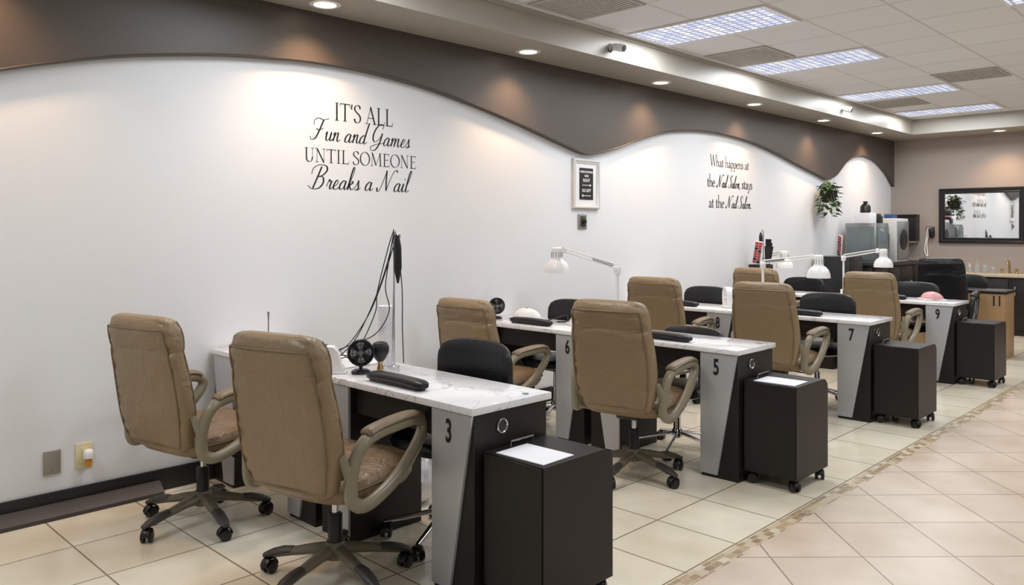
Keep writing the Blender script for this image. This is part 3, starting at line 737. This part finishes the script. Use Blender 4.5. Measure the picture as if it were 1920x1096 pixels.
# ------------------------------------------------------------------ desk things
TZ = 0.7605
def arm_cushion(x, dy0, dy1):
    L_ = dy1-dy0
    c = MB(); rg = []
    for t in (0, .03, .1, .3, .5, .7, .9, .97, 1):
        k = {0: .55, .03: .85, .1: 1, .9: 1, .97: .85, 1: .55}.get(t, .95)
        arch_ = .008*(1-(2*t-1)**2)
        rg.append([Vector((.038*k*math.copysign(abs(math.cos(a))**.7, math.cos(a)), -L_/2+L_*t, .022+arch_+.020*k*math.copysign(abs(math.sin(a))**.7, math.sin(a)))) for a in [2*math.pi*q/16 for q in range(16)]])
    c.loft(rg)
    e = empty('arm_cushion', 'long black vinyl arm rest cushion on a marble table', 'arm rest', (x, Y((dy0+dy1)/2), TZ), 0, 'black arm rest cushions')
    part(e, 'cushion', c, M['blackl'])
    part(e, 'foot', MB().box(-.025, .025, -L_*.44, L_*.44, 0, .014, .003), M['black'])
for a in ((2.165, 2.64, 3.03), (4.235, 3.76, 4.15), (4.235, 2.62, 3.02), (6.225, 2.66, 3.02), (6.225, 3.78, 4.12), (8.29, 2.70, 3.05)): arm_cushion(*a)

def mini_fan(x, dy, r, h, yaw, label, blade=None):
    e = empty('desk_fan', label, 'fan', (x, Y(dy), TZ), yaw)
    part(e, 'fan_base', MB().lathe([(r*.75, 0), (r*.75, .012), (r*.5, .02)], n=24), M['black'])
    part(e, 'fan_stand', MB().tube([(-.03, 0, .015), (-.035, 0, h*.7), (-.028, 0, h)], .009, 8), M['black'])
    cg = MB()
    for rr_, xx in ((r, .0), (r, .022), (r*.66, .03), (r*.33, .033)):
        cg.tube([(xx, rr_*math.cos(a), h+rr_*math.sin(a)) for a in [2*math.pi*k/28 for k in range(28)]], .0018 if rr_ < r else .004, 6, closed=True)
    for k in range(12):
        a = 2*math.pi*k/12
        cg.tube([(.034, r*.16*math.cos(a), h+r*.16*math.sin(a)), (.031, r*.6*math.cos(a), h+r*.6*math.sin(a)), (.022, r*math.cos(a), h+r*math.sin(a)), (0, r*math.cos(a), h+r*math.sin(a))], .0014, 5)
    part(e, 'fan_cage', cg, M['black'])
    bl = MB(); bl.cyl((-.004, 0, h), (.024, 0, h), r*.2)
    for k in range(4):
        a = 2*math.pi*k/4
        def P(rad, da, xx): return (xx, rad*math.cos(a+da), h+rad*math.sin(a+da))
        bl.add([P(r*.18, -.3, .002), P(r*.82, -.35, .0), P(r*.86, .1, .008), P(r*.8, .45, .018), P(r*.18, .5, .016)], [[0, 1, 2, 3, 4]])
    part(e, 'fan_blades', bl, blade or M['olived'])
    bh = MB(); bh.lathe([(r*.95, 0), (r*.8, .018), (r*.4, .028), (.01, .03)], (-.004, 0, h), 24, rot=Matrix.Rotation(math.radians(-90), 3, 'Y'))
    part(e, 'fan_back_housing', bh, M['black'])
    return e
mini_fan(2.225, 3.195, .060, .10, math.radians(-125), 'small round black desk fan beside a white nail dryer', M['steel'])
mini_fan(4.32, 4.40, .060, .10, math.radians(-115), 'small round black desk fan on a marble table', M['steel'])

def nail_lamp(x, dy, yaw, m, label, s=1.0):
    e = empty('nail_lamp', label, 'nail lamp', (x, Y(dy), TZ), yaw)
    sh = MB(); R = []
    for t, k, ik in ((-.125, .3, .02), (-.115, .7, .05), (-.09, .93, .1), (-.04, 1, .75), (.03, 1, .8), (.08, .92, .8), (.10, .8, .8)):
        ring = [Vector((t, .10*k*math.cos(a), .006+.085*k*max(0, math.sin(a)))) for a in [math.pi*q/14 for q in range(15)]]
        inner = [Vector((t, .10*k*ik*math.cos(a), .006+.07*k*ik*max(0, math.sin(a)))) for a in [math.pi*q/14 for q in range(14, -1, -1)]]
        R.append(ring+inner)
    sh.loft(R); part(e, 'lamp_shell', sh, m)
    part(e, 'base_plate', MB().box(-.125, .12, -.11, .11, 0, .018, .006, 2), M['white'])
    part(e, 'light_button', MB().cyl((0, 0, .089), (0, 0, .094), .012), M['greyp'])
    e.scale = (s, s, s)
    return e
nail_lamp(4.42, 4.17, math.radians(60), M['white'], 'white plastic nail curing lamp on a marble table')
nail_lamp(8.45, 2.52, math.radians(35), M['pink'], 'pink and white nail curing lamp on table 9', .9)
nail_lamp(4.45, 3.66, math.radians(60), M['white'], 'white plastic nail curing lamp under the desk lamp', .8)

e = empty('nail_dryer', 'white compact nail dryer on the end of the marble table', 'nail dryer', (2.145, Y(3.30), TZ), math.radians(-40))
d_ = MB(); d_.prism([(-.045, 0), (.045, 0), (.05, .02), (.03, .04), (.02, .10), (-.0, .125), (-.035, .13), (-.045, .10)], 'y', -.035, .035)
part(e, 'dryer_body', d_, M['white'])
part(e, 'base_tray', MB().box(-.05, .06, -.04, .04, 0, .008, .003), M['white'])
e = empty('dust_brush', 'black round dust brush with brass handle standing on table', 'brush', (2.335, Y(3.19), TZ))
part(e, 'handle', MB().lathe([(.015, 0), (.017, .01), (.011, .03), (.015, .045)], n=18), M['gold'])
part(e, 'bristles', MB().lathe([(.015, .045), (.028, .06), (.042, .09), (.044, .115), (.034, .135), (.015, .142), (.002, .143)], n=24), M['vinyl'])
e = empty('paper_towel_roll', 'tall white paper towel roll standing on the table', 'paper towel', (2.46, Y(3.31), TZ))
rl = MB(); R = []
for r, z in ((.016, .0), (.039, .0), (.040, .004), (.040, .296), (.039, .30), (.016, .30)):
    R.append([Vector((r*math.cos(2*math.pi*i/28), r*math.sin(2*math.pi*i/28), z)) for i in range(28)])
rl.loft(R, cap=False, closed=True)
part(e, 'roll', rl, M['paper'])
e = empty('nail_drill_stand', 'tall chrome stand with black nail drill handpiece and hanging cables', 'nail drill', (2.445, Y(3.225), TZ))
st = MB(); st.lathe([(.03, 0), (.03, .006), (.01, .012)], n=20)
st.tube([(0, 0, .01), (0, 0, .62), (.01, 0, .66), (.03, 0, .67), (.04, 0, .65)], .0045, 8)
st.tube([(-.02, -.01, .01), (-.004, 0, .36), (0, 0, .42)], .003, 6)
part(e, 'stand', st, M['chrome'])
hp = MB(); hp.tube([(.012, -.012, .66), (.014, -.014, .60), (.014, -.014, .50), (.014, -.014, .46), (.014, -.014, .42)], [.010, .018, .020, .013, .005], 14)
part(e, 'handpiece', hp, M['black'])
cbl = MB()
for q in ([(.01, -.01, .67), (-.02, .03, .5), (-.07, .10, .28), (-.10, .25, .10), (-.12, .40, .03)],
          [(.01, 0, .68), (-.02, .08, .42), (-.10, .17, .15), (-.14, .30, .03), (-.10, .44, .04)],
          [(.02, 0, .65), (.035, -.02, .4), (.03, -.03, .2), (.03, -.04, .02)],
          [(.0, 0, .69), (-.035, .0, .60), (-.05, .07, .38), (-.03, .12, .26), (-.06, .24, .06), (-.07, .40, .02)],
          [(.0, 0, .68), (-.01, .02, .56), (-.03, .03, .40), (-.015, .02, .28), (-.04, .10, .16), (-.06, .28, .09), (-.09, .38, .05)],
          [(-.12, .30, .02), (-.08, .20, .05), (-.11, .12, .03), (-.15, .18, .04), (-.12, .30, .06), (-.06, .36, .03)]):
    cbl.tube(smooth(q, 8), .0028, 6)
part(e, 'cable', cbl, M['black'])
e = empty('drill_control_box', 'black nail drill control box with dial on table', 'control box', (2.28, Y(3.68), TZ), math.radians(15))
part(e, 'box_body', MB().prism([(-.07, 0), (.08, 0), (.08, .06), (.03, .07), (-.07, .04)], 'y', -.06, .06), M['black'])
part(e, 'dial', MB().cyl((-.03, 0, .052), (-.035, 0, .068), .018), M['steel'])
e = empty('towel_stack', 'folded dark grey towel on the marble table', 'towel', (2.36, Y(3.86), TZ))
tw = MB()
for k in range(3): tw.box(-.09, .09, -.07, .07, k*.018, k*.018+.0175, .008)
part(e, 'folded_layers', tw, M['olived'])
e = empty('cuticle_tool', 'slim metal tool standing in a small holder', 'tool', (2.30, Y(4.22), TZ))
part(e, 'holder', MB().lathe([(.022, 0), (.022, .035), (.012, .04)], n=16), M['olived'])
part(e, 'rod', MB().tube([(0, 0, .03), (0, 0, .17), (0, 0, .215)], [.004, .004, .007], 8), M['steel'])
bg = MB(); bg.sph((0, 0, .10), .10, .09, .10, 20)
for v in bg.v:
    k = 1+.22*math.sin(v.x*70+v.z*40)*math.sin(v.y*60+v.z*50); v.x *= k; v.y *= k
    if v.z > .15: v.x += (v.z-.15)*.6; v.z += .04*math.sin(v.x*200)
solid('plastic_bag', bg, M['bag'], 'crumpled translucent white plastic bag on the floor', 'plastic bag', (2.70, Y(3.32), 0.002))

def desk_lamp(x, dy, elbow, head, label):
    e = empty('swing_arm_lamp', label, 'desk lamp', (x, Y(dy), TZ), 0, 'white swing-arm desk lamps')
    E = Vector((0, 0, elbow-TZ)); Hd = Vector((head[0]-x, head[1]-dy, head[2]-TZ))
    part(e, 'clamp', MB().box(-.025, .025, -.025, .025, 0, .05, .005), M['white'])
    lo = MB(); lo.tube([(-.010, 0, .045), E+Vector((-.010, 0, -.02))], .006, 8); lo.tube([(.012, 0, .045), E+Vector((.012, 0, -.02))], .006, 8)
    part(e, 'lower_arm', lo, M['white'])
    jb = MB(); jb.box(E.x-.02, E.x+.02, E.y-.02, E.y+.02, E.z-.035, E.z+.02, .005); jb.cyl((E.x-.03, E.y, E.z), (E.x+.03, E.y, E.z), .012)
    part(e, 'elbow_joint', jb, M['white'])
    ua = MB(); top = Hd
    ua.tube([E, top], .006, 8); ua.tube([E+Vector((0, 0, .03)), top+Vector((0, 0, .022))], .0055, 8)
    part(e, 'upper_arm', ua, M['white'])
    part(e, 'tension_spring', MB().tube([E.lerp(top, .08)+Vector((0, 0, .015)), E.lerp(top, .45)+Vector((0, 0, .015))], .008, 8), M['steel'])
    dr = Vector((Hd.x-E.x, Hd.y-E.y, 0)).normalized(); hc = Hd+dr*.06
    nk = MB(); nk.tube([Hd, hc+Vector((0, 0, -.01))], .010, 8); nk.box(Hd.x-.012, Hd.x+.012, Hd.y-.015, Hd.y+.015, Hd.z-.015, Hd.z+.035, .003)
    part(e, 'swivel_neck', nk, M['white'])
    sh = MB(); R = []
    pr = [(.028, .03), (.038, .02), (.040, -.055), (.042, -.06), (.060, -.072), (.080, -.095), (.092, -.13), (.094, -.16), (.090, -.16), (.085, -.135), (.055, -.085), (.035, -.065)]
    for r, z in pr: R.append([hc+Vector((r*math.cos(2*math.pi*i/28), r*math.sin(2*math.pi*i/28), z)) for i in range(28)])
    sh.loft(R, cap=True); part(e, 'lamp_shade', sh, M['white'])
    vt = MB()
    for k in range(12):
        a = 2*math.pi*k/12; vt.tube([hc+Vector((.0415*math.cos(a), .0415*math.sin(a), -.045)), hc+Vector((.0405*math.cos(a), .0405*math.sin(a), -.005))], .0022, 5)
    part(e, 'shade_vents', vt, M['greyp'])
    part(e, 'bulb', MB().sph(hc+Vector((0, 0, -.115)), .03), M['white'])
desk_lamp(4.56, 3.42, 1.17, (4.47, 3.84, 1.29), 'white swing-arm desk lamp clamped between tables 5 and 6')
desk_lamp(6.52, 3.31, 1.15, (6.49, 2.86, 1.21), 'white swing-arm desk lamp clamped between tables 7 and 8')
desk_lamp(8.60, 3.44, 1.15, (8.58, 3.08, 1.22), 'white swing-arm desk lamp clamped behind table 9')
desk_lamp(8.60, 4.35, 1.12, (8.50, 4.10, 1.18), 'white swing-arm desk lamp clamped near the wall')

solid('power_cord', MB().tube(smooth([(0, 0, .006), (.05, -.06, .03), (.08, -.12, .05), (.05, -.16, .012), (.0, -.12, .008), (.03, -.08, .006)], 8), .005, 6), M['black'], 'black power cord looped on the marble table', 'cord', (4.46, Y(4.0), TZ))
e = empty('manicure_rest', 'white open-framed hand rest on the marble table', 'hand rest', (6.36, Y(3.56), TZ), math.radians(-40))
hr = MB(); hr.tube(smooth([(0, -.05, 0.012), (0, -.06, .12), (0, -.03, .17), (0, .03, .17), (0, .06, .12), (0, .05, .012)], 5), (.010, .03), 10, up=(1, 0, 0))
hr.box(-.035, .035, -.07, .07, 0, .015, .005); hr.box(-.02, .02, -.05, .05, .08, .095, .004)
part(e, 'rest_frame', hr, M['white'])
def swatch_rack(x, dy, z, yaw, label, s=1.0):
    e = empty('polish_swatch_rack', label, 'display rack', (x, Y(dy), z), yaw)
    part(e, 'backing', MB().box(-.006, .006, -.05, .05, 0, .30, .003, 1, rot=Matrix.Rotation(.15, 3, 'X'), piv=(0, 0, 0)), M['paper'])
    for i in range(8):
        for j in range(2):
            b = MB().box(-.016, -.007, -.045+j*.047, -.003+j*.047, .012+i*.035, .040+i*.035, .003, rot=Matrix.Rotation(.15, 3, 'X'), piv=(0, 0, 0))
            part(e, 'swatch', b, M['red'] if (i*3+j) % 4 else M['black'])
    e.scale = (s, s, s)
swatch_rack(8.36, 4.33, TZ+.305, math.radians(25), 'tilted rack of red and black nail colour swatches', .85)
e = empty('tool_caddy', 'black tool caddy with brushes and hanging drill on table', 'tool caddy', (8.42, Y(4.30), TZ))
part(e, 'caddy_box', MB().box(-.1, .1, -.1, .1, 0, .295, .006), M['black'])
part(e, 'caddy_pole', MB().tube([(.06, 0, .29), (.06, 0, .66), (.03, 0, .69), (0, 0, .66)], .006, 8), M['steel'])
part(e, 'hanging_handpiece', MB().tube([(0, 0, .66), (0, 0, .62), (0, 0, .54), (0, 0, .50)], [.006, .02, .02, .008], 10), M['black'])
th_ = MB()
for k in range(7): th_.tube([(.03+.01*k, -.09+.012*k, .29), (.03+.012*k, -.12+.018*k, .50+.04*(k % 3))], [.009, .018], 8)
part(e, 'caddy_tools', th_, M['black'])

# ------------------------------------------------------------------ far corner furniture
e = empty('tall_cabinet', 'tall narrow black storage cabinet against the white wall', 'cabinet', (10.2, Y(4.0), 0))
part(e, 'body', MB().box(0, .40, 0, .46, 0, 1.10, .004), M['black'])
part(e, 'door', MB().box(.01, .39, -.014, -.001, .05, 1.08, .003), M['black'])
part(e, 'door_handle', MB().box(.05, .06, -.03, -.014, .5, .62, .002), M['steel'])
swatch_rack(10.36, 4.2, 1.106, math.radians(-40), 'rack of red and black product cards on the black cabinet', .9)
e = empty('counter_cabinet', 'low dark wood base cabinet under the appliances', 'cabinet', (10.85, Y(3.95), 0))
part(e, 'body', MB().box(0, 2.0, 0.01, .53, .0, .95, .004), M['wood'])
for k in range(4): 
    dd = part(e, 'door', MB().box(.02+k*.495, .495+k*.495, -.012, .0095, .08, .93, .003), M['wood'])
    part(dd, 'handle', MB().box(.42+k*.495, .435+k*.495, -.03, -.012, .6, .72, .002), M['steel'])
solid('countertop', MB().box(-.02, 2.02, -.03, .535, 0, .035, .004), M['black'], 'black worktop on the low dark cabinet', 'countertop', (10.85, Y(3.95), .952))
e = empty('sterilizer_cabinet', 'grey steel sterilizer cabinet with smoked glass door', 'sterilizer', (11.1, Y(4.0), .988))
part(e, 'body', MB().box(0, .46, 0, .42, 0, .55, .01), M['steel'])
part(e, 'glass_door', MB().box(.03, .43, -.016, -.001, .05, .50, .004), M['glassd'])
part(e, 'side_glass', MB().box(-.006, -.0005, .03, .39, .05, .50, .002), M['glassd'])
part(e, 'door_handle', MB().cyl((.40, -.03, .15), (.40, -.03, .40), .007), M['chrome'])
e = empty('towel_warmer', 'upright white towel warmer with dark round window door', 'towel warmer', (11.85, Y(4.0), .988))
part(e, 'body', MB().box(0, .50, 0, .42, 0, .62, .012), M['frame'])
part(e, 'door', MB().box(.03, .47, -.018, -.001, .04, .58, .006), M['steel'])
part(e, 'window', MB().lathe([(.15, 0), (.15, .008), (.13, .012)], (.25, -.018, .32), 28, rot=Matrix.Rotation(math.radians(90), 3, 'X')), M['black'])
e = empty('serum_bottle', 'squat black pump bottle standing on the white carton', 'bottle', (11.25, Y(4.2), 1.68))
part(e, 'bottle_body', MB().lathe([(.06, 0), (.07, .01), (.065, .09), (.04, .12), (.03, .13)], n=20), M['black'])
part(e, 'pump', MB().lathe([(.025, .13), (.025, .14), (.04, .15), (.02, .16)], n=16), M['black'])
solid('carton_box', MB().box(-.13, .13, -.10, .10, 0, .138, .003), M['paper'], 'white carton box on top of the sterilizer', 'box', (11.25, Y(4.2), 1.539))
solid('carton_box', MB().box(-.09, .09, -.06, .06, 0, .06, .003), M['blue'], 'blue carton box on top of the warmer', 'box', (11.98, Y(4.12), 1.61))
solid('carton_box', MB().box(-.07, .07, -.08, .08, 0, .10, .003), M['black'], 'black box on top of the sterilizer', 'box', (11.475, Y(4.15), 1.539))
solid('carton_box', MB().box(-.06, .06, -.06, .06, 0, .03, .003), M['maroon'], 'small maroon carton box on the black box', 'box', (11.475, Y(4.15), 1.64))

e = empty('sink_counter', 'dark wood vanity cabinet along the beige wall', 'vanity', (12.56, Y(.8), 0))
part(e, 'body', MB().box(0.02, .53, 0, 2.95, 0, .79, .004), M['wood'])
for k in range(6):
    dd = part(e, 'door', MB().box(0.0, .0195, .02+k*.49, .49+k*.49, .09, .77, .003), M['wood'])
    part(dd, 'handle', MB().box(-.02, .0, .42+k*.49, .435+k*.49, .55, .67, .002), M['steel'])
solid('countertop', MB().box(-.02, .535, -.01, 2.96, 0, .04, .005), M['granite'], 'speckled beige countertop on the vanity', 'countertop', (12.56, Y(.8), .792))
def faucet(dy):
    e = empty('faucet', 'brass arched faucet with two handles on the counter', 'faucet', (12.95, Y(dy), .8325))
    part(e, 'spout', MB().tube(smooth([(0, 0, 0), (0, 0, .12), (-.04, 0, .17), (-.10, 0, .16), (-.12, 0, .12)], 5), .012, 10), M['gold'])
    for s in (-1, 1):
        part(e, 'handle', MB().lathe([(.02, 0), (.012, .03), (.026, .05), (.01, .06)], (0, s*.09, 0), 14), M['gold'])
faucet(2.85)
for k, (dy, h) in enumerate(((3.32, .16), (3.22, .2), (3.12, .15), (3.02, .12))):
    solid('glass_bottle', MB().lathe([(.03, 0), (.036, .01), (.036, h*.6), (.012, h*.78), (.012, h)], n=18), M['glass'], 'clear glass bottle on the vanity countertop', 'bottle', (12.8, Y(dy), .8325), 0, 'glass bottles on the vanity')
solid('waste_bin', MB().lathe([(.11, 0), (.12, .01), (.14, .5), (.145, .52), (.13, .52), (.12, .49)], n=24), M['black'], 'round black waste bin beside the wooden table', 'bin', (10.62, Y(2.02), 0.001))

def plant(name, loc, n, spread, drop, label):
    e = empty(name, label, 'plant', loc)
    part(e, 'pot', MB().lathe([(.05, -.12), (.085, -.10), (.115, .02), (.12, .04), (.10, .04), (.09, .02)], (0, 0, 0), 20), M['wood'])
    lf = MB(); sm = MB()
    rnd = random.Random(5)
    for i in range(n):
        a = rnd.uniform(0, 2*math.pi); rad = spread*rnd.uniform(.2, 1)
        z = rnd.uniform(-.02, .14) - (drop*rnd.random() if rad > spread*.5 else 0)
        p = Vector((rad*math.cos(a), min(.09, rad*math.sin(a)*.8), z))
        s = rnd.uniform(.028, .05)
        d = Vector((math.cos(a), math.sin(a), rnd.uniform(-.9, .3))).normalized()
        w = d.cross(Vector((rnd.uniform(-.4, .4), rnd.uniform(-.4, .4), 1))).normalized()
        nr = w.cross(d).normalized()*s*.18
        lf.add([p-d*s, p-d*s*.5+w*s*.55+nr, p+w*s*.5+nr, p+d*s*1.1-nr, p-w*s*.5+nr, p-d*s*.5-w*s*.55+nr, p+nr*-.3], [[0, 6, 2, 1], [6, 3, 2], [0, 5, 4, 6], [6, 4, 3]])
        if i % 5 == 0: sm.tube([(0, 0, .02), (p.x*.5, p.y*.5, .08), tuple(p)], .003, 5)
    part(e, 'foliage', lf, M['leaf']); part(e, 'stem', sm, M['leaf'])
    return e
pl = plant('hanging_plant', (10.36, -.16, 1.92), 170, .21, .32, 'trailing green pothos in a dark wall pot')
part(pl, 'wall_hook', MB().tube([(0, .155, .1), (0, .10, .1), (0, .10, .04)], .006, 8), M['black'])
p2 = plant('potted_plant', (12.8, Y(2.47), .955), 60, .14, .1, 'small green leafy plant on the vanity countertop')

# ------------------------------------------------------------------ camera + world
cam = bpy.data.cameras.new('camera'); co = bpy.data.objects.new('camera', cam); COL.objects.link(co)
co.location = (0, -D, 1.45); co.rotation_euler = (math.radians(90), 0, math.radians(44.4-90))
cam.sensor_width = 36; cam.lens = 28.0; cam.shift_y = -118/1920; cam.clip_start = 0.05
scene.camera = co
w = bpy.data.worlds.new('world'); scene.world = w; w.use_nodes = True
w.node_tree.nodes['Background'].inputs[0].default_value = (.8, .85, .9, 1); w.node_tree.nodes['Background'].inputs[1].default_value = .3
